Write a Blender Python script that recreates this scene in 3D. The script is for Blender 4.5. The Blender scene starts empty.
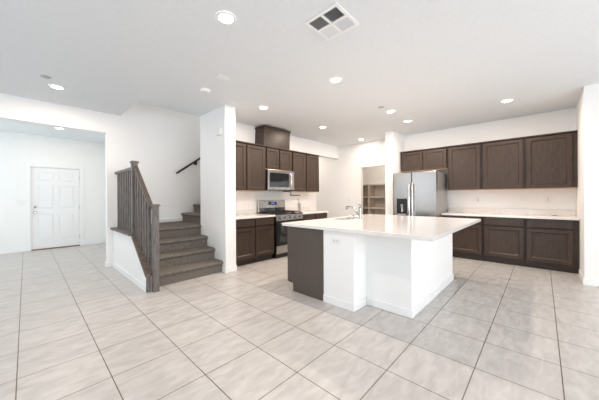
import bpy, bmesh, math, random
from mathutils import Vector, Matrix
random.seed(7)
S = bpy.context.scene
C = S.collection

# ------------------------------------------------------------------ camera
YAW, PITCH, ROLL, FPX, PPX, PPY, EYE = math.radians(43.369), math.radians(-0.115), math.radians(-0.304), 257.756, 298.65, 197.685, 1.27
Fw = Vector((math.cos(YAW)*math.cos(PITCH), math.sin(YAW)*math.cos(PITCH), math.sin(PITCH)))
Rt0 = Vector((math.sin(YAW), -math.cos(YAW), 0)); Up0 = Rt0.cross(Fw)
Rt = Rt0*math.cos(ROLL) + Up0*math.sin(ROLL); Up = -Rt0*math.sin(ROLL) + Up0*math.cos(ROLL)
cd = bpy.data.cameras.new('camera'); cam = bpy.data.objects.new('camera', cd); C.objects.link(cam)
M3 = Matrix((Rt, Up, -Fw)).transposed()
cam.matrix_world = Matrix.Translation((0, 0, EYE)) @ M3.to_4x4()
cd.sensor_fit = 'HORIZONTAL'; cd.sensor_width = 36; cd.lens = FPX*36/599
cd.shift_x = (299.5-PPX)/599; cd.shift_y = (PPY-200)/599
cd.clip_start = 0.05; cd.clip_end = 100
S.camera = cam

# ------------------------------------------------------------------ light and exposure
w = bpy.data.worlds.new('sky'); S.world = w; w.use_nodes = True
w.node_tree.nodes['Background'].inputs[0].default_value = (0.80, 0.90, 1.0, 1)
w.node_tree.nodes['Background'].inputs[1].default_value = 1.2
S.view_settings.view_transform = 'Standard'; S.view_settings.look = 'None'
S.view_settings.gamma = 1; S.view_settings.use_curve_mapping = False
S.view_settings.exposure = -0.14
S.cycles.max_bounces = 14; S.cycles.diffuse_bounces = 8; S.cycles.glossy_bounces = 5
S.cycles.use_denoising = True; S.cycles.sample_clamp_indirect = 8
def area(name, loc, direction, sx, sy, power, col, shape='RECTANGLE', spread=180):
    l = bpy.data.lights.new(name, 'AREA'); l.shape = shape; l.size = sx; l.size_y = sy; l.energy = power; l.color = col
    l.spread = math.radians(spread)
    o = bpy.data.objects.new(name, l); C.objects.link(o); o.location = loc
    o.rotation_euler = Vector(direction).to_track_quat('-Z', 'Z').to_euler(); return o
# daylight through the patio door, the living-room window and the entry window
area('daylight_patio', (1.8, -3.85, 1.25), (0, 1, 0), 4.4, 2.3, 205, (0.94, 0.975, 1.0))
area('daylight_living', (-3.55, 1.0, 1.35), (1, 0, 0), 4.6, 2.0, 130, (0.78, 0.89, 1.0))
area('fridge_reflection_light', (-3.55, 4.95, 1.78), (1, 0, 0), 1.6, 1.6, 22, (0.74, 0.87, 1.0))  # added behind the unseen side window so the fridge front reflects bluish light
area('daylight_entry', (-1.98, 7.6, 1.5), (1, 0, 0), 1.6, 2.2, 48, (0.78, 0.94, 1.0))
area('stairwell_fill', (4.6, 5.29, 4.2), (-1, 0, 0), 0.9, 1.6, 30, (1.0, 0.95, 0.90))

# ------------------------------------------------------------------ materials
def nodes(name):
    m = bpy.data.materials.new(name); m.use_nodes = True
    nt = m.node_tree; return m, nt, nt.nodes, nt.links, nt.nodes['Principled BSDF']
def plain(name, col, rough=0.5, metal=0.0, spec=0.5, coat=0.0):
    m, nt, n, L, b = nodes(name)
    b.inputs['Base Color'].default_value = (*col, 1); b.inputs['Roughness'].default_value = rough
    b.inputs['Metallic'].default_value = metal; b.inputs['Specular IOR Level'].default_value = spec
    b.inputs['Coat Weight'].default_value = coat
    return m
def noisy(name, c0, c1, scale=(1, 1, 1), nscale=5, rough=0.5, metal=0, bump=0, detail=6, lo=.35, hi=.65, spec=0.5, distort=0, bdist=0.002):
    m, nt, n, L, b = nodes(name)
    tc = n.new('ShaderNodeTexCoord'); mp = n.new('ShaderNodeMapping'); mp.inputs['Scale'].default_value = scale
    L.new(tc.outputs['Object'], mp.inputs['Vector'])
    nz = n.new('ShaderNodeTexNoise'); nz.inputs['Scale'].default_value = nscale; nz.inputs['Detail'].default_value = detail; nz.inputs['Distortion'].default_value = distort
    L.new(mp.outputs[0], nz.inputs['Vector'])
    r = n.new('ShaderNodeValToRGB'); r.color_ramp.elements[0].position = lo; r.color_ramp.elements[1].position = hi
    r.color_ramp.elements[0].color = (*c0, 1); r.color_ramp.elements[1].color = (*c1, 1)
    L.new(nz.outputs['Fac'], r.inputs[0]); L.new(r.outputs[0], b.inputs['Base Color'])
    b.inputs['Roughness'].default_value = rough; b.inputs['Metallic'].default_value = metal; b.inputs['Specular IOR Level'].default_value = spec
    if bump:
        bp = n.new('ShaderNodeBump'); bp.inputs['Strength'].default_value = bump; bp.inputs['Distance'].default_value = bdist
        L.new(nz.outputs['Fac'], bp.inputs['Height']); L.new(bp.outputs[0], b.inputs['Normal'])
    return m
def emit(name, col, s):
    m, nt, n, L, b = nodes(name)
    b.inputs['Base Color'].default_value = (*col, 1); b.inputs['Emission Color'].default_value = (*col, 1); b.inputs['Emission Strength'].default_value = s
    return m
WALL = noisy('wall_paint', (.845, .84, .83), (.875, .87, .86), nscale=90, rough=.7, bump=.12, bdist=.001, spec=.25)
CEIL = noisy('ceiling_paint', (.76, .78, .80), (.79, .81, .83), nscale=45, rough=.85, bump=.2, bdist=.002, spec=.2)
TRIM = plain('trim_paint', (.86, .86, .855), .4)
DOORP = plain('door_paint', (.84, .84, .845), .4)
WOOD = noisy('dark_cabinet_wood', (.038, .0245, .018), (.078, .053, .041), (14, 14, 1.2), 6, rough=.36, bump=.05, lo=.25, hi=.75, spec=.32)
PANELW = noisy('island_panel_wood', (.070, .054, .045), (.096, .075, .063), (16, 16, 1.2), 6, rough=.45, bump=.05, lo=.25, hi=.75)
TOE = noisy('toe_kick_wood', (.035, .024, .02), (.05, .035, .03), (1, 1, 10), 5, rough=.5)
RAWWOOD = noisy('raw_maple', (.55, .36, .22), (.66, .46, .30), (2, 12, 2), 5, rough=.5)
RAIL = noisy('weathered_grey_wood', (.05, .041, .037), (.215, .188, .176), (14, 14, 1.6), 5, rough=.5, bump=.1, lo=.25, hi=.75)
RAILTOP = noisy('stained_rail_wood', (.065, .045, .036), (.14, .105, .088), (14, 2, 14), 5, rough=.42)
CARPET = noisy('taupe_carpet', (.10, .088, .076), (.24, .212, .185), nscale=80, rough=1, bump=.9, bdist=.006, detail=3, spec=.05)
QUARTZ = noisy('white_quartz', (.77, .735, .705), (.80, .77, .745), nscale=160, rough=.10, detail=2)
STEEL = plain('brushed_steel', (.46, .44, .42), .25, 1)
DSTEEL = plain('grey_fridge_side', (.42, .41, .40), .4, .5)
CHROME = plain('brushed_nickel', (.46, .45, .435), .2, 1)
HANDLE = plain('polished_steel', (.78, .77, .76), .22, 1)
BLACK = plain('black_enamel', (.012, .012, .013), .25)
GRATE = plain('cast_iron', (.02, .02, .02), .6)
GLASSB = plain('black_oven_glass', (.015, .016, .018), .06, spec=.7)
BRONZE = plain('dark_bronze_wood', (.035, .022, .018), .4)
PLASTIC = plain('white_plastic', (.82, .82, .81), .35)
SOCK = plain('socket_plastic', (.66, .66, .655), .4)
PGREY = plain('grey_plastic', (.45, .45, .46), .45)
DARKV = plain('vent_dark', (.05, .05, .055), .7)
THRESH = plain('oak_threshold', (.22, .13, .08), .5)
CORD = plain('grey_cord', (.42, .39, .36), .5)
LED = emit('lamp_lens', (1, .93, .83), 22)
BLUE = emit('blue_display', (.12, .22, .8), .7)
PANTRYW = WALL
# window glass
GLASS, nt, n, L, b = nodes('window_glass')
tr = n.new('ShaderNodeBsdfTransparent'); gl = n.new('ShaderNodeBsdfGlossy'); gl.inputs['Roughness'].default_value = .02
mx = n.new('ShaderNodeMixShader'); mx.inputs[0].default_value = .06
L.new(tr.outputs[0], mx.inputs[1]); L.new(gl.outputs[0], mx.inputs[2]); L.new(mx.outputs[0], n['Material Output'].inputs['Surface'])
# floor tile
TILE, nt, n, L, b = nodes('porcelain_tile')
PT = 0.4645
tc = n.new('ShaderNodeTexCoord'); mp = n.new('ShaderNodeMapping'); mp.inputs['Location'].default_value = (0.05, -0.366, 0)
L.new(tc.outputs['Object'], mp.inputs['Vector'])
br = n.new('ShaderNodeTexBrick'); br.offset = 0; br.squash = 1
br.inputs['Scale'].default_value = 1; br.inputs['Brick Width'].default_value = PT; br.inputs['Row Height'].default_value = PT
br.inputs['Mortar Size'].default_value = .0032; br.inputs['Mortar Smooth'].default_value = .1; br.inputs['Bias'].default_value = 0
br.inputs['Color1'].default_value = (.51, .484, .462, 1); br.inputs['Color2'].default_value = (.53, .504, .48, 1); br.inputs['Mortar'].default_value = (.12, .09, .07, 1)
L.new(mp.outputs[0], br.inputs['Vector'])
mp2 = n.new('ShaderNodeMapping'); mp2.inputs['Rotation'].default_value = (0, 0, math.radians(40)); mp2.inputs['Scale'].default_value = (1.6, 4.5, 1)
L.new(tc.outputs['Object'], mp2.inputs['Vector'])
nz = n.new('ShaderNodeTexNoise'); nz.inputs['Scale'].default_value = 3.4; nz.inputs['Detail'].default_value = 7; nz.inputs['Distortion'].default_value = .6
L.new(mp2.outputs[0], nz.inputs['Vector'])
rp = n.new('ShaderNodeValToRGB'); rp.color_ramp.elements[0].position = .3; rp.color_ramp.elements[1].position = .7
rp.color_ramp.elements[0].color = (.84, .835, .83, 1); rp.color_ramp.elements[1].color = (1.09, 1.09, 1.09, 1)
L.new(nz.outputs['Fac'], rp.inputs[0])
ml = n.new('ShaderNodeMix'); ml.data_type = 'RGBA'; ml.blend_type = 'MULTIPLY'; ml.inputs[0].default_value = 1
L.new(br.outputs['Color'], ml.inputs[6]); L.new(rp.outputs[0], ml.inputs[7]); L.new(ml.outputs[2], b.inputs['Base Color'])
b.inputs['Roughness'].default_value = .32
bp = n.new('ShaderNodeBump'); bp.invert = True; bp.inputs['Strength'].default_value = .5; bp.inputs['Distance'].default_value = .002
L.new(br.outputs['Fac'], bp.inputs['Height']); L.new(bp.outputs[0], b.inputs['Normal'])
# backsplash tile
SPLASH, nt, n, L, b = nodes('white_wall_tile')
tc = n.new('ShaderNodeTexCoord'); mp = n.new('ShaderNodeMapping'); mp.inputs['Rotation'].default_value = (math.radians(90), 0, 0)
L.new(tc.outputs['Object'], mp.inputs['Vector'])
br = n.new('ShaderNodeTexBrick'); br.inputs['Scale'].default_value = 1; br.inputs['Brick Width'].default_value = .30; br.inputs['Row Height'].default_value = .10
br.inputs['Mortar Size'].default_value = .002; br.inputs['Color1'].default_value = (.84, .82, .80, 1); br.inputs['Color2'].default_value = (.86, .84, .82, 1); br.inputs['Mortar'].default_value = (.70, .67, .64, 1)
L.new(mp.outputs[0], br.inputs['Vector']); L.new(br.outputs['Color'], b.inputs['Base Color']); b.inputs['Roughness'].default_value = .2

# ------------------------------------------------------------------ mesh helpers
class MB:
    def __init__(s): s.bm = bmesh.new()
    def box(s, x0, x1, y0, y1, z0, z1, bev=0, seg=2):
        vs = [s.bm.verts.new((x, y, z)) for x in (x0, x1) for y in (y0, y1) for z in (z0, z1)]
        fs = [s.bm.faces.new([vs[i] for i in q]) for q in ((0,1,3,2),(4,6,7,5),(0,4,5,1),(2,3,7,6),(0,2,6,4),(1,5,7,3))]
        if bev:
            es = list({e for f in fs for e in f.edges})
            bmesh.ops.bevel(s.bm, geom=es, offset=bev, segments=seg, profile=.5, affect='EDGES')
        return s
    def prism(s, pts, axis, a0, a1, bev=0):
        def P(p, a): return {'x': (a, p[0], p[1]), 'y': (p[0], a, p[1]), 'z': (p[0], p[1], a)}[axis]
        A = [s.bm.verts.new(P(p, a0)) for p in pts]; B = [s.bm.verts.new(P(p, a1)) for p in pts]
        fs = [s.bm.faces.new(A), s.bm.faces.new(list(reversed(B)))]
        k = len(pts)
        for i in range(k): fs.append(s.bm.faces.new((A[i], B[i], B[(i+1) % k], A[(i+1) % k])))
        if bev:
            es = list({e for f in fs for e in f.edges})
            bmesh.ops.bevel(s.bm, geom=es, offset=bev, segments=2, profile=.5, affect='EDGES')
        return s
    def tube(s, pts, r, seg=12, cap=True):
        pts = [Vector(p) for p in pts]; rings = []
        rr = r if isinstance(r, (list, tuple)) else [r]*len(pts)
        prev = None
        for i, p in enumerate(pts):
            t = (pts[min(i+1, len(pts)-1)] - pts[max(i-1, 0)]).normalized()
            if prev is None:
                u = t.orthogonal().normalized()
            else:
                u = (prev - t*prev.dot(t)).normalized()
            prev = u; v = t.cross(u)
            rings.append([s.bm.verts.new(p + (u*math.cos(2*math.pi*k/seg) + v*math.sin(2*math.pi*k/seg))*rr[i]) for k in range(seg)])
        for a, b in zip(rings, rings[1:]):
            for k in range(seg): s.bm.faces.new((a[k], a[(k+1) % seg], b[(k+1) % seg], b[k]))
        if cap: s.bm.faces.new(list(reversed(rings[0]))); s.bm.faces.new(rings[-1])
        return s
    def lathe(s, prof, c=(0, 0, 0), axis='z', seg=24):
        c = Vector(c); rings = []
        for r, h in prof:
            ring = []
            for k in range(seg):
                a = 2*math.pi*k/seg; x, y = r*math.cos(a), r*math.sin(a)
                d = {'z': (x, y, h), 'y': (x, h, y), 'x': (h, x, y)}[axis]
                ring.append(s.bm.verts.new(c + Vector(d)))
            rings.append(ring)
        for a, b in zip(rings, rings[1:]):
            for k in range(seg): s.bm.faces.new((a[k], a[(k+1) % seg], b[(k+1) % seg], b[k]))
        s.bm.faces.new(list(reversed(rings[0]))); s.bm.faces.new(rings[-1])
        return s
    def build(s, name, mat, parent=None, smooth=False):
        bmesh.ops.recalc_face_normals(s.bm, faces=s.bm.faces)
        me = bpy.data.meshes.new(name); s.bm.to_mesh(me); s.bm.free()
        me.materials.append(mat)
        if smooth:
            for p in me.polygons: p.use_smooth = True
            me.set_sharp_from_angle(angle=math.radians(35))
        o = bpy.data.objects.new(name, me); C.objects.link(o)
        if parent: o.parent = parent
        return o
def bx(*a, bev=0): return MB().box(*a, bev=bev)
def thing(name, label, cat, loc=(0, 0, 0), rz=0, group=None):
    o = bpy.data.objects.new(name, None); C.objects.link(o); o.location = loc; o.rotation_euler = (0, 0, rz)
    o.empty_display_size = .1
    return tag(o, label, cat, group)
def tag(o, label, cat, group=None):
    o['label'] = label; o['category'] = cat
    if group: o['group'] = group
    return o
def struct(o, label=None, cat=None):
    o['kind'] = 'structure'
    if label: o['label'] = label; o['category'] = cat
    return o
def copy_tree(o, parent=None):
    c = o.copy(); C.objects.link(c)
    if parent: c.parent = parent
    for ch in list(o.children): copy_tree(ch, c)
    return c

# ------------------------------------------------------------------ key dimensions (metres)
ZC = 2.832                                   # ceiling
YK, XW, YO, YD = 4.611, 6.69, 5.81, 9.017     # range wall, fridge/pantry wall, stair wall, entry wall
XL, YB = -3.2, -3.5                           # living-room side and patio side
XP0, XP1, YP = 2.309, 2.511, 3.88             # stub wall beside the stairs
XR, YR = 5.478, -0.437                        # wall end right of the alcove
CT = 0.914                                    # worktop height

# ------------------------------------------------------------------ structure
struct(bx(XL-.1, 9.0, YB-.1, YD+.1, -.12, 0).build('floor', TILE), 'pale beige square porcelain tile floor with thin dark grout', 'floor')
# ceiling with the stairwell void left open
c = MB()
VX0, VX1, VY0 = 1.243, 5.5, 4.78
c.box(XL-.1, 9.0, YB-.1, VY0, ZC, ZC+.3)
c.box(XL-.1, VX0, VY0, YD+.1, ZC, ZC+.3)
c.box(VX0, VX1, YO+.12, YD+.1, ZC, ZC+.3)
c.box(VX1, 9.0, VY0, YD+.1, ZC, ZC+.3)
struct(c.build('ceiling', CEIL), 'light grey textured ceiling with recessed lamps', 'ceiling')
struct(bx(VX0-.1, VX1, VY0-.1, YO+.2, 5.2, 5.3).build('ceiling_stairwell', CEIL), 'upper ceiling above the stairwell', 'ceiling')
# stair wall: header over the entry opening, the wall behind the stairs and up the void
JX, HZ = 1.024, 2.471
wm = MB()
wm.box(JX, 5.7, YO, YO+.115, 0, 5.2)
wm.box(-1.7, JX, YO, YO+.115, HZ, ZC)
wm.box(XL, -1.7, YO, YO+.115, 0, ZC)
struct(wm.build('wall_stair', WALL), 'white wall behind the stairs with the wide entry opening', 'wall')
struct(MB().box(VX0-.1, VX0, VY0, YO, ZC+.3, 5.2).box(VX0, VX1, VY0-.1, VY0, ZC+.3, 5.2).build('wall_stairwell', WALL), 'white upper walls of the stairwell above the ceiling', 'wall')
# range wall with header over the hallway, and stub beside the stairs
wm = MB()
wm.box(XP0, XP1, YP, YK, 0, ZC)
wm.box(XP0, 5.6, YK, VY0, 0, ZC)
wm.box(5.6, XW, YK, VY0, 2.46, ZC)
struct(wm.build('wall_range', WALL), 'white kitchen wall behind the range with a short stub wall beside the stairs', 'wall')
# fridge / pantry wall with pantry opening
PY0, PY1, PZ = 3.0, 3.83, 2.125
wm = MB()
wm.box(XW, XW+.12, YR-.2, PY0, 0, ZC)
wm.box(XW, XW+.12, PY0, PY1, PZ, ZC)
wm.box(XW, XW+.12, PY1, 7.0, 0, ZC)
struct(wm.build('wall_pantry', WALL), 'white wall behind the fridge and worktop with the pantry opening', 'wall')
struct(bx(5.948, XW, 2.56, 2.745, 0, ZC).build('wall_fridge', WALL), 'narrow white stub wall standing beside the steel fridge', 'wall')
struct(bx(XR, XW+.12, YB, YR, 0, ZC).build('wall_right', WALL), 'white wall end at the far right of the alcove worktop', 'wall')
# hallway behind the range wall
struct(MB().box(5.6, XW, 6.6, 6.7, 0, ZC).box(5.6, 5.7, YO+.115, 6.6, 0, ZC).build('wall_hallway', WALL), 'wall of the dim hallway behind the range wall', 'wall')
# pantry room
PB = 7.8
wm = MB()
wm.box(PB, PB+.1, 2.6, 4.7, 0, ZC); wm.box(XW+.12, PB, 2.6, 2.7, 0, ZC); wm.box(XW+.12, PB, 4.6, 4.7, 0, ZC)
struct(wm.build('wall_pantry_back', WALL), 'walls inside the pantry behind its shelves', 'wall')
# entry
wm = MB()
DX0, DX1, DZ = .077, 1.004, 2.055
wm.box(-1.9, DX0, YD, YD+.12, 0, ZC); wm.box(DX0, DX1, YD, YD+.12, DZ, ZC); wm.box(DX1, 1.75, YD, YD+.12, 0, ZC)
struct(wm.build('wall_entry', WALL), 'white entry wall around the front door', 'wall')
struct(bx(1.62, 1.74, YO+.115, YD, 0, ZC).build('wall_entry_side', WALL), 'white side wall of the entry', 'wall')
wm = MB()
wm.box(-1.86, -1.74, YO+.115, 6.75, 0, ZC); wm.box(-1.86, -1.74, 8.45, YD, 0, ZC); wm.box(-1.86, -1.74, 6.75, 8.45, 0, .35); wm.box(-1.86, -1.74, 6.75, 8.45, 2.6, ZC)
struct(wm.build('wall_entry_left', WALL), 'white entry wall with the side window', 'wall')
# living-room side and patio side (behind the camera)
wm = MB()
wm.box(XL-.12, XL, YB, -1.4, 0, ZC); wm.box(XL-.12, XL, 3.4, 4.1, 0, ZC); wm.box(XL-.12, XL, 5.78, YO+.115, 0, ZC); wm.box(XL-.12, XL, 4.1, 5.78, 0, .95); wm.box(XL-.12, XL, 4.1, 5.78, 2.62, ZC); wm.box(XL-.12, XL, -1.4, 3.4, 0, .3); wm.box(XL-.12, XL, -1.4, 3.4, 2.4, ZC)
struct(wm.build('wall_left', WALL), 'white living room wall with a wide window', 'wall')
wm = MB()
wm.box(XL-.12, -.5, YB-.12, YB, 0, ZC); wm.box(4.1, XW+.12, YB-.12, YB, 0, ZC); wm.box(-.5, 4.1, YB-.12, YB, 2.42, ZC)
struct(wm.build('wall_back', WALL), 'white living room wall with a wide sliding patio door', 'wall')
def window(name, ax, c0, a0, a1, z0, z1, k, label):
    f = MB(); g = MB(); t = .05
    def B(m, p0, p1, q0, q1, d0, d1):
        if ax == 'y': m.box(p0, p1, c0+d0, c0+d1, q0, q1)
        else: m.box(c0+d0, c0+d1, p0, p1, q0, q1)
    B(f, a0, a1, z0, z0+t, 0, .08); B(f, a0, a1, z1-t, z1, 0, .08)
    for i in range(k+1):
        x = a0 + (a1-a0-t)*i/k; B(f, x, x+t, z0+t, z1-t, 0, .08)
    B(g, a0+t, a1-t, z0+t, z1-t, .035, .041)
    o = struct(f.build(name, TRIM), label, 'window'); g.build('pane', GLASS, o)
window('window_1', 'y', YB-.1, -.5, 4.1, 0, 2.42, 2, 'wide white framed sliding patio door behind the viewpoint')
window('window_2', 'x', XL-.1, -1.4, 3.4, .3, 2.4, 3, 'wide white framed living room window')
window('window_4_added', 'x', XL-.1, 4.1, 5.78, .95, 2.62, 1, 'unseen white framed window nearest the entry, added for the fridge reflection')  # unseen window, added and sized for the fridge front's reflection
window('window_3', 'x', -1.84, 6.75, 8.45, .35, 2.6, 1, 'tall white framed window beside the front door')
# half wall beside the stairs
HX0, HX1, HY = 1.11, 1.228, 3.885
LZ = .69
struct(MB().prism([(HY, 0), (YO, 0), (YO, LZ), (4.59, LZ), (HY, .205)], 'x', HX0, HX1).build('wall_half', WALL), 'low white half wall under the stair railing', 'wall')
# baseboards
def base(name, parts, label):
    m = MB()
    for p in parts: m.box(*p, 0, .09, bev=.004)
    struct(m.build(name, TRIM), label, 'baseboard')
T = .013
base('baseboard_half_wall', [(HX0-T, HX0, HY, YO), (JX-T, HX0-T, YO-T, YO), (JX-T, JX, YO, YO+.115)], 'white baseboard along the half wall under the railing')
base('baseboard_stub', [(XP0-T, XP0, YP-T, 3.985), (XP0, XP1+T, YP-T, YP), (XP1, XP1+T, YP, 4.03)], 'white baseboard around the stub wall end beside the stairs')
base('baseboard_right', [(XR-T, XR, YB, YR+T), (XR, 6.08, YR, YR+T)], 'white baseboard around the wall end on the right')
base('baseboard_entry', [(-1.74, DX0-.075, YD-T, YD), (DX1+.075, 1.62, YD-T, YD), (1.62-T, 1.62, YO+.115, YD-T)], 'white baseboard along the entry wall')
base('baseboard_pantry', [(XW-T, XW, 2.745, PY0), (XW-T, XW, PY1, 6.6), (5.948-T, XW, 2.745, 2.745+T), (5.948-T, 5.948, 2.56, 2.745)], 'white baseboard along the pantry wall')
m = MB(); m.box(HX1, 2.36, YO-T, YO, .757, .84, bev=.004)
struct(m.build('baseboard_landing', TRIM), 'white baseboard on the stair landing', 'baseboard')

# ------------------------------------------------------------------ front door
fr = MB()
for a in ((DX0-.075, DX0, YD-.016, YD, 0, DZ+.075), (DX1, DX1+.075, YD-.016, YD, 0, DZ+.075), (DX0, DX1, YD-.016, YD, DZ, DZ+.075)): fr.box(*a, bev=.004)
for a in ((DX0, DX0+.012, YD, YD+.11, 0, DZ), (DX1-.012, DX1, YD, YD+.11, 0, DZ), (DX0+.012, DX1-.012, YD, YD+.11, DZ-.012, DZ)): fr.box(*a)
d = MB(); x0, x1 = DX0+.015, DX1-.015; z0, z1 = .025, DZ-.015; yf = YD+.03
W = x1-x0; st = .115; mid = .10; pw = (W-2*st-mid)/2
rows = [(z0+.22, z0+.84), (z0+.99, z0+1.57), (z0+1.68, z1-.115)]
d.box(x0, x1, yf+.012, yf+.044, z0, z1)
xs = [x0, x0+st, x0+st+pw, x0+st+pw+mid, x1-st, x1]
d.box(xs[0], xs[1], yf, yf+.012, z0, z1); d.box(xs[2], xs[3], yf, yf+.012, z0, z1); d.box(xs[4], xs[5], yf, yf+.012, z0, z1)
zz = [z0] + [v for r in rows for v in r] + [z1]
for k in range(0, 8, 2):
    for a, b2 in ((xs[1], xs[2]), (xs[3], xs[4])): d.box(a, b2, yf, yf+.012, zz[k], zz[k+1])
door = struct(d.build('door_1', DOORP), 'white six panel front door with nickel knob at the end of the entry', 'door')
fr.build('door_frame', TRIM, door)
for (a, b2) in rows:
    for xa, xb in ((xs[1], xs[2]), (xs[3], xs[4])):
        m = MB(); t = .03
        v = [m.bm.verts.new(p) for p in ((xa, yf+.012, a), (xb, yf+.012, a), (xb, yf+.012, b2), (xa, yf+.012, b2), (xa+t, yf+.002, a+t), (xb-t, yf+.002, a+t), (xb-t, yf+.002, b2-t), (xa+t, yf+.002, b2-t))]
        m.bm.faces.new(v[4:8]); [m.bm.faces.new((v[i], v[(i+1) % 4], v[4+(i+1) % 4], v[4+i])) for i in range(4)]
        m.build('door_panel', DOORP, door)
bx(DX0+.012, DX1-.012, YD-.01, YD+.11, 0, .02, bev=.003).build('threshold', THRESH, door)
MB().lathe([(.032, 0), (.032, -.008), (.012, -.012), (.012, -.04), (.028, -.05), (.03, -.065), (.018, -.078)], (x0+.065, yf, .93), 'y').build('knob', CHROME, door, True)
MB().lathe([(.03, 0), (.03, -.014), (.022, -.02), (.01, -.022)], (x0+.065, yf, 1.06), 'y').build('deadbolt', CHROME, door, True)
for z in (.25, 1.02, 1.82): MB().box(x1-.004, x1+.012, yf-.012, yf+.02, z-.05, z+.05, bev=.003).build('hinge', CHROME, door)

# ------------------------------------------------------------------ staircase
RISE, RUN = .188, .266
st = thing('carpeted_staircase', 'taupe carpeted stairs rising to a landing and turning right behind the stub wall', 'stairs', (1.77, 4.0, 0))
def step(ax, a0, a1, t0, t1, z0, z1):
    # one carpeted step: riser, rolled nosing, tread; profile in (run, z)
    R = .03; zt = z1; pr = [(t0+.032, z0), (t0+.032, zt-2*R-.002)]
    for k in range(7):
        an = -math.pi/2 - math.pi*k/6
        pr.append((t0+R+R*math.cos(an)*1.0, zt-R+R*math.sin(an)))
    pr += [(t1, zt), (t1, z0)]
    m = MB()
    if ax == 'y': m.prism([(y, z) for y, z in pr], 'x', a0, a1)
    else: m.prism([(x, z) for x, z in pr], 'y', a0, a1)
    o = m.build('step' if z1 != 4*RISE else 'landing', CARPET, st, True)
    o.location = (-1.77, -4.0, 0)
for k in range(3): step('y', HX1+.004, XP0, 3.955+RUN*k, 4.753+.02, 0 if k == 0 else RISE*k+.0, RISE*(k+1))
step('y', HX1+.004, 2.36+.03, 4.755, YO-.002, 0, 4*RISE)
for k in range(4): step('x', 4.782, YO-.002, 2.355+.262*k, 3.75, (4+k)*RISE+.0, (5+k)*RISE)
# railing
rl = thing('stair_railing', 'weathered grey wood railing with two posts on the half wall', 'railing', (1.175, 3.9, 0))
def rb(mb, name, mat, smooth=False):
    o = mb.build(name, mat, rl, smooth); o.location = (-1.175, -3.9, 0); return o
CXR = 1.172
def newel(cx, cy, z0, z1, w, name='newel_post'):
    m = MB().box(cx-w/2, cx+w/2, cy-w/2, cy+w/2, z0, z1-.03, bev=.004)
    o = rb(m, name, RAIL)
    m2 = MB().box(cx-w/2-.012, cx+w/2+.012, cy-w/2-.012, cy+w/2+.012, z1-.032, z1-.008, bev=.004).box(cx-w/2-.004, cx+w/2+.004, cy-w/2-.004, cy+w/2+.004, z1-.008, z1, bev=.003)
    m2.build('cap', RAIL, o)
NA, NB = 4.615, 3.823
newel(1.163, NA, .71, 1.845, .08)
newel(1.208, NB, 0, 1.185, .075)
# dark trim boards over the half wall: level cap, sloped cap, end board
rb(MB().box(HX0-.04, HX1-.001, 4.57, YO, LZ, LZ+.035, bev=.004), 'cap_board', RAIL)
rb(MB().prism([(HY+.002, .20), (4.575, LZ-.002), (4.575, LZ+.036), (HY+.002, .242)], 'x', HX0-.012, HX1-.001, bev=.003), 'cap_board', RAILTOP)
rb(MB().box(HX0-.004, 1.162, HY-.022, HY, 0, .235, bev=.002), 'end_board', RAIL)
# handrails
rb(MB().box(CXR-.03, CXR+.03, NA+.04, YO-.001, 1.715, 1.765, bev=.012), 'handrail', RAIL)
s0, s1 = (NB+.0376, 1.115), (NA-.04, 1.72)
rb(MB().prism([s0, s1, (s1[0], s1[1]+.05), (s0[0], s0[1]+.05)], 'x', CXR-.032, CXR+.032, bev=.012), 'handrail', RAILTOP)
# balusters
for k in range(9):
    y = 4.735 + k*.115
    rb(bx(CXR-.019, CXR+.019, y-.019, y+.019, LZ+.033, 1.718, bev=.002), 'baluster', RAIL)
sl = (LZ-.242+.036)/(4.575-HY)
for k in range(6):
    y = 3.955 + k*.113
    zb = .242 + sl*(y-HY) - .015; zt = s0[1] + (s1[1]-s0[1])*(y-s0[0])/(s1[0]-s0[0]) + .012
    rb(bx(CXR-.019, CXR+.019, y-.019, y+.019, zb, zt, bev=.002), 'baluster', RAIL)
# wall handrail
hr = thing('wall_handrail', 'dark brown round handrail climbing the white wall above the landing', 'handrail', (2.24, YO-.07, 1.80))
hd = Vector((.50, 0, .36)).normalized()
q = [Vector((0, 0, 0)) + hd*t for t in (0, .04, .5, 1.1, 1.7)]
MB().tube(q, [.018, .022, .022, .022, .022], 14).build('rail', BRONZE, hr, True)
for t in (.55, 1.4):
    pp = hd*t
    br_ = MB().tube([pp, pp+Vector((0, 0, -.03)), pp+Vector((0, .012, -.055)), pp+Vector((0, .035, -.065)), pp+Vector((0, .065, -.06))], .013, 10)
    br_.lathe([(.042, .056), (.042, .064), (.028, .069)], pp+Vector((0, 0, -.06)), 'y'); br_.build('bracket', BRONZE, hr, True)

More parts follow.
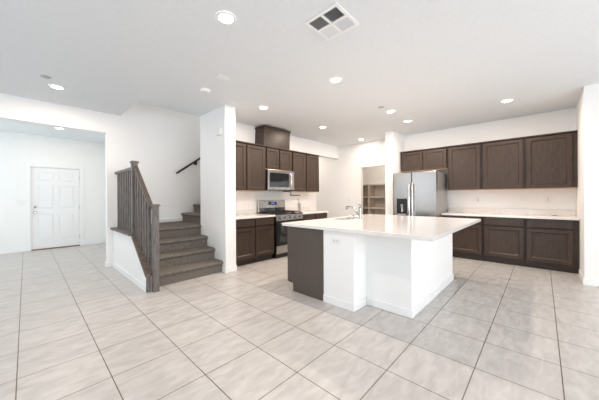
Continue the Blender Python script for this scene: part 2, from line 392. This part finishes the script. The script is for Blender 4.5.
# ------------------------------------------------------------------ cabinets (local: x to the right, front faces -y at y = 0, back at y = depth)
def front(kind, x0, x1, z0, z1, parent, frame=.058, mat=WOOD):
    t = .02
    m = MB()
    if kind == 'drawer':
        m.box(x0, x1, -t, .0185, z0, z1, bev=.004); return m.build('drawer', mat, parent)
    f = frame
    m.box(x0, x0+f, -t, .0185, z0, z1, bev=.003); m.box(x1-f, x1, -t, .0185, z0, z1, bev=.003)
    m.box(x0+f, x1-f, -t, .0185, z0, z0+f, bev=.003); m.box(x0+f, x1-f, -t, .0185, z1-f, z1, bev=.003)
    # inner bevel
    a, b2, c0, c1 = x0+f, x1-f, z0+f, z1-f; e = .014
    v = [m.bm.verts.new(p) for p in ((a, -t+.003, c0), (b2, -t+.003, c0), (b2, -t+.003, c1), (a, -t+.003, c1), (a+e, -t+.017, c0+e), (b2-e, -t+.017, c0+e), (b2-e, -t+.017, c1-e), (a+e, -t+.017, c1-e))]
    for i in range(4): m.bm.faces.new((v[i], v[(i+1) % 4], v[4+(i+1) % 4], v[4+i]))
    o = m.build('door', mat, parent)
    bx(a+.004, b2-.004, -t+.017, .01, c0+.004, c1-.004).build('door_panel', mat, o)
    return o
def wall_cab(label, loc, rz, W, D, z0, z1, doors, group, crown=True, filler=None):
    t = thing('wall_cabinet', label, 'cabinet', loc, rz, group)
    H = z1-z0
    bx(.001, W-.001, .018, D, .012, H, bev=.002).build('cabinet_body', WOOD, t)
    bx(.004, W-.004, .004, D-.004, 0, .0125).build('underside', RAWWOOD, t)
    for a, b2 in doors: front('door', a, b2, .018, H-.018, t)
    if crown: bx(0, W, -.03, D, H, H+.022, bev=.004).build('top_moulding', WOOD, t)
    return t
def base_cab(label, loc, rz, W, D, units, group, H=.874):
    t = thing('base_cabinet', label, 'cabinet', loc, rz, group)
    bx(.001, W-.001, .018, D, .10, H-.001, bev=.002).build('cabinet_body', WOOD, t)
    bx(.001, W-.001, .07, D, 0, .10).build('toe_kick', TOE, t)
    for a, b2 in units:
        front('drawer', a, b2, .725, .862, t)
        front('door', a, b2, .135, .70, t)
    return t
GU, GB = 'dark wood wall cabinets on the range wall', 'dark wood base cabinets on the range wall'
UF = YK-.33
U0, U1 = 1.398, 2.345
wall_cab('dark tall two door wall cabinet beside the stub wall, left of the microwave', (2.515, UF, U0), 0, 1.0, .328, U0, U1, [(.03, .485), (.515, .975)], GU)
wall_cab('short dark two door wall cabinet directly above the microwave', (3.517, UF, 1.872), 0, .788, .328, 1.872, U1, [(.022, .368), (.40, .768)], GU)
wall_cab('dark tall two door wall cabinet right of the microwave', (4.307, UF, U0), 0, 1.01, .328, U0, U1, [(.022, .465), (.505, .99)], GU)
# boxed vent cover above the microwave cabinet
hc = thing('vent_chimney', 'dark wood box rising to the ceiling above the microwave cabinet', 'vent cover', (3.87, UF+.01, U1+.023))
m = MB(); zt = ZC-U1-.023-.06
pts0 = [(-.395, 0), (.37, 0), (.37, .317), (-.395, .317)]; pts1 = [(-.375, -.012), (.378, -.012), (.378, .317), (-.375, .317)]
A = [m.bm.verts.new((x, y, .001)) for x, y in pts0]; B = [m.bm.verts.new((x, y, zt)) for x, y in pts1]
m.bm.faces.new(A); m.bm.faces.new(list(reversed(B)))
for i in range(4): m.bm.faces.new((A[i], B[i], B[(i+1) % 4], A[(i+1) % 4]))
m.build('box', WOOD, hc)
bx(-.395, .395, -.03, .317, zt, zt+.03, bev=.006).build('top_moulding', WOOD, hc)
base_cab('dark base cabinet with two drawers and two doors left of the range', (2.515, 4.001, 0), 0, .985, .608, [(.03, .483), (.505, .965)], GB)
base_cab('dark base cabinet right of the range, mostly hidden by the island', (4.33, 4.001, 0), 0, .965, .608, [(.03, .47), (.50, .94)], GB)
# alcove run: local x runs towards the right wall (world -y)
RZ = -math.pi/2
AF = 6.36; GA = 'dark wood wall cabinets in the alcove'; GAB = 'dark wood base cabinets in the alcove'
wall_cab('short dark two door wall cabinet above the steel fridge', (AF, 2.538, 1.875), RZ, 1.028, XW-AF-.002, 1.875, 2.345, [(.03, .505), (.535, 1.01)], GA)
ys = [1.508, .893, .233, -.435]
labs = ['dark single door wall cabinet next to the fridge cabinet', 'dark single door wall cabinet in the middle of the alcove run', 'dark single door wall cabinet at the right wall']
for i in range(3):
    W = ys[i]-ys[i+1]
    wall_cab(labs[i], (AF, ys[i]-.0005, U0), RZ, W-.001, XW-AF-.002, U0, 2.345, [(.028, W-.025 if i < 2 else W-.065)], GA)
BF = 6.10
yb = [1.55, .838, .22, -.435]
labs = ['dark base cabinet with drawer and door next to the fridge', 'dark base cabinet with drawer and door in the middle of the alcove', 'dark base cabinet with drawer and door at the right wall']
for i in range(3):
    W = yb[i]-yb[i+1]
    base_cab(labs[i], (BF, yb[i]-.0005, 0), RZ, W-.001, XW-BF-.002, [(.022 if i else .10, W-.022 if i < 2 else W-.07)], GAB)
# worktops
def worktop(label, x0, x1, y0, y1, splash):
    t = thing('worktop', label, 'worktop', ((x0+x1)/2, (y0+y1)/2, CT-.04), 0, 'white quartz worktops')
    cx, cy = (x0+x1)/2, (y0+y1)/2
    bx(x0-cx, x1-cx, y0-cy, y1-cy, .001, .04, bev=.004).build('slab', QUARTZ, t)
    s = splash; bx(s[0]-cx, s[1]-cx, s[2]-cy, s[3]-cy, .0405, .14, bev=.003).build('upstand', QUARTZ, t)
worktop('white quartz worktop left of the range beside the stub wall', XP1+.001, 3.502, 3.962, YK-.001, (XP1+.001, 3.502, YK-.024, YK-.002))
worktop('white quartz worktop right of the range running to the hallway', 4.328, 5.31, 3.962, YK-.001, (4.328, 5.31, YK-.024, YK-.002))
worktop('long white quartz worktop in the alcove beside the fridge', 6.055, XW-.001, YR+.002, 1.56, (XW-.024, XW-.002, YR+.002, 1.56))
struct(MB().box(XP1+.001, 5.598, YK-.008, YK-.0005, CT+.1, 1.55).build('trim_2', SPLASH), 'white tiled backsplash behind the range', 'backsplash')

# ------------------------------------------------------------------ range
rg = thing('gas_range', 'stainless steel gas range with black grates between the base cabinets', 'range', (3.92, 3.95, 0))
rg.scale = (1.06, 1, 1)
bx(-.375, .375, .03, .64, .09, .905).build('body', BLACK, rg)
bx(-.36, .36, .06, .60, .0, .09).build('plinth', BLACK, rg)
bx(-.377, .377, 0, .032, .10, .265, bev=.004).build('storage_drawer', STEEL, rg)
od = MB().box(-.377, .377, -.005, .028, .275, .775, bev=.004).build('oven_door', BLACK, rg)
bx(-.30, .30, -.008, -.004, .33, .66, bev=.001).build('oven_glass', GLASSB, od)
MB().tube([(-.32, -.045, .725), (.32, -.045, .725)], .012).tube([(-.29, -.045, .725), (-.29, -.004, .725)], .009).tube([(.29, -.045, .725), (.29, -.004, .725)], .009).build('oven_handle', STEEL, od, True)
cp = MB().prism([(-.012, .785), (.03, .785), (.03, .905), (.01, .905)], 'x', -.377, .377, bev=.003).build('control_panel', STEEL, rg)
for i in range(5):
    x = -.29+.145*i
    MB().lathe([(.026, .02), (.026, 0), (.022, -.03), (.012, -.032)], (x, -.006, .845), 'y').build('knob', STEEL if i % 1 == 0 else BLACK, cp, True)
bx(-.377, .377, .0, .64, .905, .922, bev=.003).build('cooktop', BLACK, rg)
for gx in (-.25, 0, .25):
    g = MB()
    for y in (.05, .30, .55): g.box(gx-.115, gx+.115, y-.007, y+.007, .945, .958)
    for x in (-.108, 0, .108): g.box(gx+x-.007, gx+x+.007, .05, .55, .945, .958)
    for y in (.05, .55):
        for x in (-.108, .108): g.box(gx+x-.008, gx+x+.008, y-.008, y+.008, .921, .946)
    g.build('grate', GRATE, rg)
for gx, gy in ((-.25, .18), (-.25, .43), (0, .30), (.25, .18), (.25, .43)):
    MB().lathe([(.045, 0), (.045, .008), (.03, .012), (.03, .018)], (gx, gy, .9215)).build('burner', GRATE, rg, True)
bgd = MB().prism([(.575, .921), (.64, .921), (.64, 1.205), (.60, 1.205)], 'x', -.385, .377, bev=.004).build('backguard', STEEL, rg)
MB().prism([(.5725, .925), (.5825, .925), (.5925, 1.03), (.5835, 1.03)], 'x', -.365, .36).build('vent_strip', GLASSB, bgd)
MB().prism([(.582, 1.10), (.60, 1.10), (.60, 1.165), (.590, 1.165)], 'x', -.10, .12).build('display_panel', GLASSB, bgd)
m = MB()
for x in (-.035, -.01, .02, .045): m.prism([(.580, 1.118), (.585, 1.118), (.590, 1.148), (.586, 1.148)], 'x', x, x+.016)
m.build('clock_digits', BLUE, bgd)

# ------------------------------------------------------------------ microwave
mw = thing('microwave', 'stainless over-the-range microwave with black glass under the short cabinet', 'microwave', (3.907, YK-.40, 1.42))
mw.scale = (1.025, 1, 1.015)
bx(-.385, .385, .02, .395, .0, .438).build('case', BLACK, mw)
md = MB().box(-.385, .385, -.008, .022, .012, .438, bev=.005).build('door', STEEL, mw)
bx(-.335, .215, -.011, -.007, .07, .375, bev=.001).build('door_window', GLASSB, md)
bx(.275, .365, -.0105, -.007, .05, .40, bev=.001).build('control_panel', STEEL, md)
bx(.30, .345, -.012, -.010, .345, .37).build('display', BLUE, md)
MB().tube([(.255, -.01, .06), (.255, -.04, .09), (.255, -.052, .22), (.255, -.04, .35), (.255, -.01, .38)], .019).build('handle', HANDLE, md, True)
bx(-.385, .385, -.006, .02, 0, .011).build('vent_grille', BLACK, mw)

# ------------------------------------------------------------------ fridge (local: front faces -y, x to the right)
fg = thing('refrigerator', 'stainless side by side refrigerator with a black water dispenser', 'refrigerator', (5.80, 2.035, 0), RZ)
hw = .457
bx(-hw+.004, hw-.004, .085, .83, .06, 1.785, bev=.004).build('case', DSTEEL, fg)
bx(-hw+.01, hw-.01, .05, .80, .0, .06).build('toe_grille', BLACK, fg)
sx = -.045
dl = MB().box(-hw, sx-.003, 0, .08, .07, 1.805, bev=.012).build('door', STEEL, fg)
dr = MB().box(sx+.003, hw, 0, .08, .07, 1.805, bev=.012).build('door', STEEL, fg)
for dd, x in ((dl, sx-.036), (dr, sx+.036)):
    MB().tube([(x, 0, 1.56), (x, -.04, 1.545), (x, -.055, 1.50), (x, -.055, .55), (x, -.04, .505), (x, 0, .49)], [.014,.018,.019,.019,.018,.014], 14).build('handle', HANDLE, dd, True)
ds = MB().box(-.37, -.14, -.006, .002, .86, 1.225, bev=.003).build('dispenser', BLACK, dl)
bx(-.35, -.16, -.008, -.005, 1.135, 1.205).build('dispenser_display', GLASSB, ds)
bx(-.275, -.215, -.03, -.006, 1.03, 1.10, bev=.006).build('dispenser_spout', CHROME, ds)
bx(-.265, -.225, -.02, -.006, .93, 1.03, bev=.004).build('dispenser_paddle', PGREY, ds)
bx(-.35, -.16, -.022, -.006, .865, .885, bev=.003).build('drip_tray', PGREY, ds)
for x in (-hw+.04, hw-.04): bx(x-.03, x+.03, .05, .16, 1.787, 1.815, bev=.004).build('hinge_cover', DSTEEL, fg)

# ------------------------------------------------------------------ island
IX0, IX1 = 2.488, 4.86
il = thing('kitchen_island', 'white kitchen island base with a dark wood end panel', 'island', (3.67, 1.9, 0))
def ib(mb, name, mat, par=il):
    o = mb.build(name, mat, par)
    if par is il: o.location = (-3.67, -1.9, 0)
    return o
RX = 2.765; RX1 = 4.46
ZI = CT-.041
wl = ib(MB().prism([(IX0, 1.518), (RX, 1.518), (RX, .995), (RX1, .995), (RX1, 1.518), (IX1, 1.518), (IX1, 1.938), (IX0, 1.938)], 'z', 0, ZI), 'knee_wall', WALL)
bb = MB(); t = .012
for a in ((IX0-t, IX0, 1.518-t, 1.938), (IX0, RX-t, 1.518-t, 1.518), (RX-t, RX, .995-t, 1.518-t), (RX, RX1+t, .995-t, .995), (RX1, RX1+t, .995, 1.518-t), (RX1+t, IX1+t, 1.518-t, 1.518), (IX1, IX1+t, 1.518, 1.938)):
    bb.box(*a, 0, .085, bev=.003)
bb.build('baseboard', TRIM, wl)
ib(MB().prism([(1.94, 0), (2.455, 0), (2.455, .115), (2.56, .115), (2.56, ZI), (1.94, ZI)], 'x', IX0-.008, IX0+.014, bev=.0015), 'end_panel', PANELW)
ib(bx(IX0+.015, 3.31, 1.94, 2.535, .10, ZI-.001), 'cabinet_body', WOOD)
ib(MB().box(3.31, 4.13, 1.94, 2.53, .10, .60), 'cabinet_body', WOOD)
ib(bx(4.13, IX1, 1.94, 2.535, .10, ZI-.001), 'cabinet_body', WOOD)
ib(bx(IX0+.015, IX1, 1.94, 2.45, 0, .10), 'toe_kick', TOE)
for k in range(4):
    a = IX0+.03+k*.585
    ib(bx(a, a+.555, 2.535, 2.555, .725, .862, bev=.003), 'drawer', WOOD)
    ib(bx(a, a+.555, 2.535, 2.555, .135, .70, bev=.003), 'door', WOOD)
# countertop with the sink cut-out
TX0, TX1, TY0, TY1 = 2.452, 4.895, .698, 2.640
SX0, SX1, SY0, SY1 = 3.36, 4.07, 2.24, 2.50
m = MB(); bm = m.bm
xs_ = [TX0, SX0, SX1, TX1]; ys_ = [TY0, SY0, SY1, TY1]
def grid(z): return [[bm.verts.new((x, y, z)) for y in ys_] for x in xs_]
g0, g1 = grid(CT-.04), grid(CT)
for i in range(3):
    for j in range(3):
        if i == 1 and j == 1: continue
        for g in (g0, g1): bm.faces.new((g[i][j], g[i+1][j], g[i+1][j+1], g[i][j+1]))
def side(a, b2): bm.faces.new((g0[a[0]][a[1]], g0[b2[0]][b2[1]], g1[b2[0]][b2[1]], g1[a[0]][a[1]]))
for i in range(3): side((i, 0), (i+1, 0)); side((i, 3), (i+1, 3)); side((0, i), (0, i+1)); side((3, i), (3, i+1))
side((1, 1), (2, 1)); side((1, 2), (2, 2)); side((1, 1), (1, 2)); side((2, 1), (2, 2))
top = m.build('island_worktop', QUARTZ)
bv = top.modifiers.new('edge', 'BEVEL'); bv.width = .004; bv.segments = 2; bv.limit_method = 'ANGLE'
tag(top, 'large white quartz island worktop with an undermount sink', 'worktop', 'white quartz worktops')
# sink
sk = thing('kitchen_sink', 'stainless undermount sink set in the island worktop', 'sink', ((SX0+SX1)/2, (SY0+SY1)/2, CT-.041))
m = MB(); hx, hy = (SX1-SX0)/2+.012, (SY1-SY0)/2+.012
m.box(-hx, hx, -hy, hy, -.215, -.205)
m.box(-hx, -hx+.01, -hy, hy, -.205, 0); m.box(hx-.01, hx, -hy, hy, -.205, 0); m.box(-hx+.01, hx-.01, -hy, -hy+.01, -.205, 0); m.box(-hx+.01, hx-.01, hy-.01, hy, -.205, 0)
m.build('basin', STEEL, sk)
MB().lathe([(.045, 0), (.045, .004), (.03, .006)], (0, 0, -.205)).build('drain', CHROME, sk, True)
# faucet
fc = thing('kitchen_faucet', 'brushed nickel pull-out faucet standing beside the island sink', 'faucet', (3.775, 2.175, CT))
MB().lathe([(.032, 0), (.032, .006), (.024, .01), (.023, .15), (.022, .185), (.018, .195)], (0, 0, 0)).build('body', CHROME, fc, True)
spd = Vector((-.08, 1, 0)).normalized()
pt = [spd*.0+Vector((0, 0, .055)), spd*.045+Vector((0, 0, .085)), spd*.10+Vector((0, 0, .145)), spd*.16+Vector((0, 0, .185)), spd*.21+Vector((0, 0, .185))]
MB().tube(pt, [.018, .018, .017, .016, .017], 12).build('spout', CHROME, fc, True)
MB().tube([spd*.20+Vector((0, 0, .188)), spd*.235+Vector((0, 0, .178)), spd*.255+Vector((0, 0, .155))], [.019, .023, .021], 12).build('spray_head', CHROME, fc, True)
MB().tube([Vector((0, 0, .19)), Vector((0, 0, .205)), spd*-.02+Vector((.0, -.005, .22)), spd*.05+Vector((0, 0, .235))], [.008, .008, .007, .005], 8).build('lever', CHROME, fc, True)
sd = thing('soap_dispenser', 'small nickel soap pump between the sink and the faucet', 'soap dispenser', (3.60, 2.19, CT))
MB().lathe([(.018, 0), (.018, .006), (.01, .01), (.01, .045)], (0, 0, 0)).build('stem', CHROME, sd, True)
MB().tube([(0, 0, .045), (0, .0, .055), (-.02, .05, .055)], [.011, .011, .007], 10).build('nozzle', CHROME, sd, True)
ag = MB().lathe([(.02, 0), (.02, .012), (.012, .035), (.006, .04)], (3.46, 2.19, CT+.0005)).build('sink_air_gap', CHROME, None, True)
tag(ag, 'short nickel cap beside the soap pump on the island worktop', 'air gap')

# ------------------------------------------------------------------ pantry shelves
pn = thing('pantry_shelving', 'built-in shelving tinted beige for the dim warm light with a vertical divider inside the pantry', 'shelves', (PB-.2, 3.65, 0))  # front edge at x = 7.44
SHF = noisy('shelf_dim_light_tint', (.62, .55, .475), (.66, .59, .515), nscale=30, rough=.6)  # white shelves; the pantry's warm dim light is put into this beige
for y in (-.90, .32, .92): bx(-.19, .20, y-.02, y+.02, 0, 1.67).build('upright', SHF, pn)
for z in (.42, .915, 1.26, 1.65):
    for a, b2 in ((-.88, .30), (.34, .90)): bx(-.18, .20, a, b2, z-.02, z+.02, bev=.003).build('shelf', SHF, pn)

# ------------------------------------------------------------------ recessed lamps
lamps = [
 (1.204, 1.996, 'recessed ceiling lamp nearest the square vent, above the open floor', 'recessed ceiling lamps', 1.0),
 (.309, 4.94, 'recessed ceiling lamp near the entry opening', None, .9),
 (2.849, 2.003, 'recessed ceiling lamp above the near corner of the island', None, 1.0),
 (2.847, 3.518, 'recessed ceiling lamp in front of the range wall beside the stub wall', None, 1.0),
 (4.561, 3.55, 'recessed ceiling lamp in front of the cabinet right of the microwave', None, 1.0),
 (4.591, 2.013, 'recessed ceiling lamp with a small grey sensor beside it, above the island', None, 1.0),
 (5.429, 2.016, 'recessed ceiling lamp in front of the refrigerator', None, 1.0),
 (5.419, .418, 'recessed ceiling lamp in front of the alcove wall cabinets', None, 1.0),
 (6.25, 3.559, 'recessed ceiling lamp over the pantry opening', None, .45),
 (7.12, 3.5, 'added unseen recessed lamp brightening the pantry above its shelves', None, .25),  # unseen lamp, added to brighten the pantry
 (6.15, 5.7, 'added unseen recessed lamp brightening the hallway behind the range wall', None, .45),  # unseen lamp, added to lift the dim hallway
 (.521, 7.80, 'recessed ceiling lamp inside the entry above the front door', None, .5)]
def make_lamp(x, y, label):
    t = thing('recessed_lamp', label, 'ceiling lamp', (x, y, ZC), 0, 'recessed ceiling lamps')
    ring = MB(); seg = 28
    P_ = [(.086, -.0015), (.084, -.006), (.064, -.008), (.060, -.004)]
    rings = [[ring.bm.verts.new((r*math.cos(2*math.pi*k/seg), r*math.sin(2*math.pi*k/seg), z)) for k in range(seg)] for r, z in P_]
    for a, b2 in zip(rings, rings[1:]):
        for k in range(seg): ring.bm.faces.new((a[k], a[(k+1) % seg], b2[(k+1) % seg], b2[k]))
    ring.build('trim_ring', TRIM, t, True)
    MB().lathe([(.062, -.0015), (.062, -.005), (.03, -.0085)], (0, 0, 0), seg=28).build('lens', LED, t, True)
    return t
LAMPW = 23
lamp0 = make_lamp(0, 0, '')
for i, (x, y, lab, g, s) in enumerate(lamps):
    t = lamp0 if i == 0 else copy_tree(lamp0)
    t.location = (x, y, ZC); t['label'] = lab
    o = area('recessed_lamp_light', (x, y, ZC-.012), (0, 0, -1), .14, .14, LAMPW*s, (1, .85, .72), 'DISK', 180)

# ------------------------------------------------------------------ ceiling fittings
v = thing('ceiling_vent', 'square white four-way ceiling air vent', 'vent', (1.894, 1.369, ZC), 0)
hv = .178
m = MB()
for a in ((-hv, hv, -hv, -hv+.03), (-hv, hv, hv-.03, hv), (-hv, -hv+.03, -hv+.03, hv-.03), (hv-.03, hv, -hv+.03, hv-.03), (-.012, .012, -hv+.03, hv-.03), (-hv+.03, -.012, -.012, .012), (.012, hv-.03, -.012, .012)):
    m.box(*a, -.012, -.001, bev=.003)
m.build('frame', TRIM, v)
bx(-hv+.02, hv-.02, -hv+.02, hv-.02, -.003, -.0005).build('duct_back', DARKV, v)
for qx in (-1, 1):
    for qy in (-1, 1):
        lo, hi = .013, hv-.031
        ang = math.radians(52)
        axis = 'x' if qx*qy > 0 else 'y'
        sgn = {(-1, -1): 1, (-1, 1): 1, (1, 1): -1, (1, -1): -1}[(qx, qy)]
        sm = MB()
        for k in range(11):
            c_ = lo + (hi-lo)*(k+.5)/11; w2 = .0058
            a = Vector((math.cos(ang), 0, sgn*math.sin(ang)))*w2
            if axis == 'y':
                p = [(qx*c_-a.x, qy*lo, -.0085-a.z), (qx*c_+a.x, qy*lo, -.0085+a.z), (qx*c_+a.x, qy*hi, -.0085+a.z), (qx*c_-a.x, qy*hi, -.0085-a.z)]
            else:
                p = [(qx*lo, qy*c_-a.x, -.0085-a.z), (qx*lo, qy*c_+a.x, -.0085+a.z), (qx*hi, qy*c_+a.x, -.0085+a.z), (qx*hi, qy*c_-a.x, -.0085-a.z)]
            lowv = [sm.bm.verts.new(q) for q in p]; upv = [sm.bm.verts.new((q[0], q[1], q[2]+.0012)) for q in p]
            sm.bm.faces.new(lowv); sm.bm.faces.new(list(reversed(upv)))
            for i in range(4): sm.bm.faces.new((lowv[i], upv[i], upv[(i+1) % 4], lowv[(i+1) % 4]))
        sm.build('louver', TRIM, v)
t = thing('smoke_detector', 'round white smoke detector on the ceiling in front of the stub wall', 'smoke detector', (1.786, 3.536, ZC))
MB().lathe([(.075, -.001), (.075, -.018), (.066, -.042), (.03, -.048)], (0, 0, 0)).build('housing', PLASTIC, t, True)
MB().lathe([(.014, -.0465), (.012, -.0495)], (.02, .01, 0)).build('test_button', PGREY, t, True)
o = MB().box(-.085, .085, -.05, .05, -.009, -.001, bev=.003).build('ceiling_cover_plate', TRIM); o.location = (1.763, 3.003, ZC)
tag(o, 'thin white cover plate flat on the ceiling before the smoke detector', 'cover plate')
o = MB().lathe([(.052, -.001), (.050, -.006), (.03, -.009)], (0, 0, 0)).build('sprinkler_cover', PGREY, None, True); o.location = (.184, 4.624, ZC)
tag(o, 'small grey round cover on the ceiling near the entry lamp', 'sprinkler cover', 'ceiling sprinkler covers')
o2 = o.copy(); C.objects.link(o2); o2.location = (4.255, 2.036, ZC)
o2['label'] = 'small grey round cover on the ceiling above the island, beside a recessed lamp'

# ------------------------------------------------------------------ wall fittings
def plate(name, label, cat, loc, rz, W, H, kind, group=None):
    t = thing(name, label, cat, loc, rz, group)          # local: faces -y
    bx(-W/2, W/2, -.007, -.0005, -H/2, H/2, bev=.002).build('cover_plate', PLASTIC, t)
    if kind == 'rocker': bx(-.017, .017, -.011, -.006, -.034, .034, bev=.002).build('rocker', PLASTIC, t)
    elif kind == 'tworocker':
        for x in (-.023, .023): bx(x-.016, x+.016, -.011, -.006, -.034, .034, bev=.002).build('rocker', PLASTIC, t)
    elif kind == 'sockets':
        for z in (-.02, .02): bx(-.016, .016, -.009, -.006, z-.014, z+.014, bev=.002).build('socket', SOCK, t)
    elif kind == 'hsockets':
        for x in (-.024, .024): bx(x-.018, x+.018, -.009, -.006, -.016, .016, bev=.002).build('socket', SOCK, t)
    return t
plate('wall_outlet', 'white wide electrical outlet on the island pillar below the worktop', 'outlet', (IX0, 1.753, .755), RZ, .125, .078, 'hsockets')
plate('wall_outlet', 'white outlet on the alcove wall above the worktop next to the fridge', 'outlet', (XW, 1.006, 1.195), RZ, .075, .12, 'sockets', 'alcove outlets')
plate('wall_outlet', 'white double outlet on the alcove wall near the right wall', 'outlet', (XW, -.08, 1.20), RZ, .12, .12, 'sockets', 'alcove outlets')
plate('light_switch', 'white light switch on the stub wall beside the stairs', 'light switch', (XP0, 4.03, 1.19), RZ, .075, .12, 'rocker')
plate('light_switch', 'white double light switch beside the front door', 'light switch', (-.07, YD, 1.165), 0, .12, .12, 'tworocker')
plate('light_switch', 'white light switch on the wall left of the pantry opening', 'light switch', (XW, 4.24, 1.22), RZ, .075, .12, 'rocker')
t = thing('thermostat', 'white wall box high on the stub wall beside the stairs', 'thermostat', (XP0, 4.03, 2.40), RZ)
bx(-.07, .07, -.05, -.0005, -.06, .06, bev=.006).build('housing', PLASTIC, t)
bx(-.05, .05, -.053, -.049, -.02, .035, bev=.002).build('face', TRIM, t)
# black bracket under the cabinet and the cord below it
t = thing('wall_bracket', 'thin black bracket hanging below the wall cabinet right of the microwave', 'bracket', (4.55, YK-.04, U0))
MB().tube([(0, 0, 0), (0, 0, -.075)], .008, 10).build('drop', BLACK, t, True)
MB().tube([(-.015, 0, -.08), (.335, 0, -.08)], .009, 10).build('bar', BLACK, t, True)
t = thing('hanging_cord', 'thin grey cord with a plug hanging below the black bracket behind the range', 'cord', (4.83, YK-.05, CT+.1))
MB().tube([(0, 0, .235), (-.004, 0, .19), (.02, 0, .12), (.04, 0, .08)], .006, 8).build('cable', CORD, t, True)
bx(.015, .065, -.012, .018, -.095, .10, bev=.004).build('plug', CORD, t)
bx(.195, .199, -.90, .92, 0, 1.63).build('back_panel', SHF, pn)  # same beige, with the shade behind the shelves put into the colour
o = MB().lathe([(.03, 0), (.03, .006), (.022, .008)], (0, 0, 0)).build('worktop_grommet', BLACK, None, True); o.location = (6.56, -.165, CT+.0005)
tag(o, 'small round black grommet on the alcove worktop near the right wall', 'grommet')
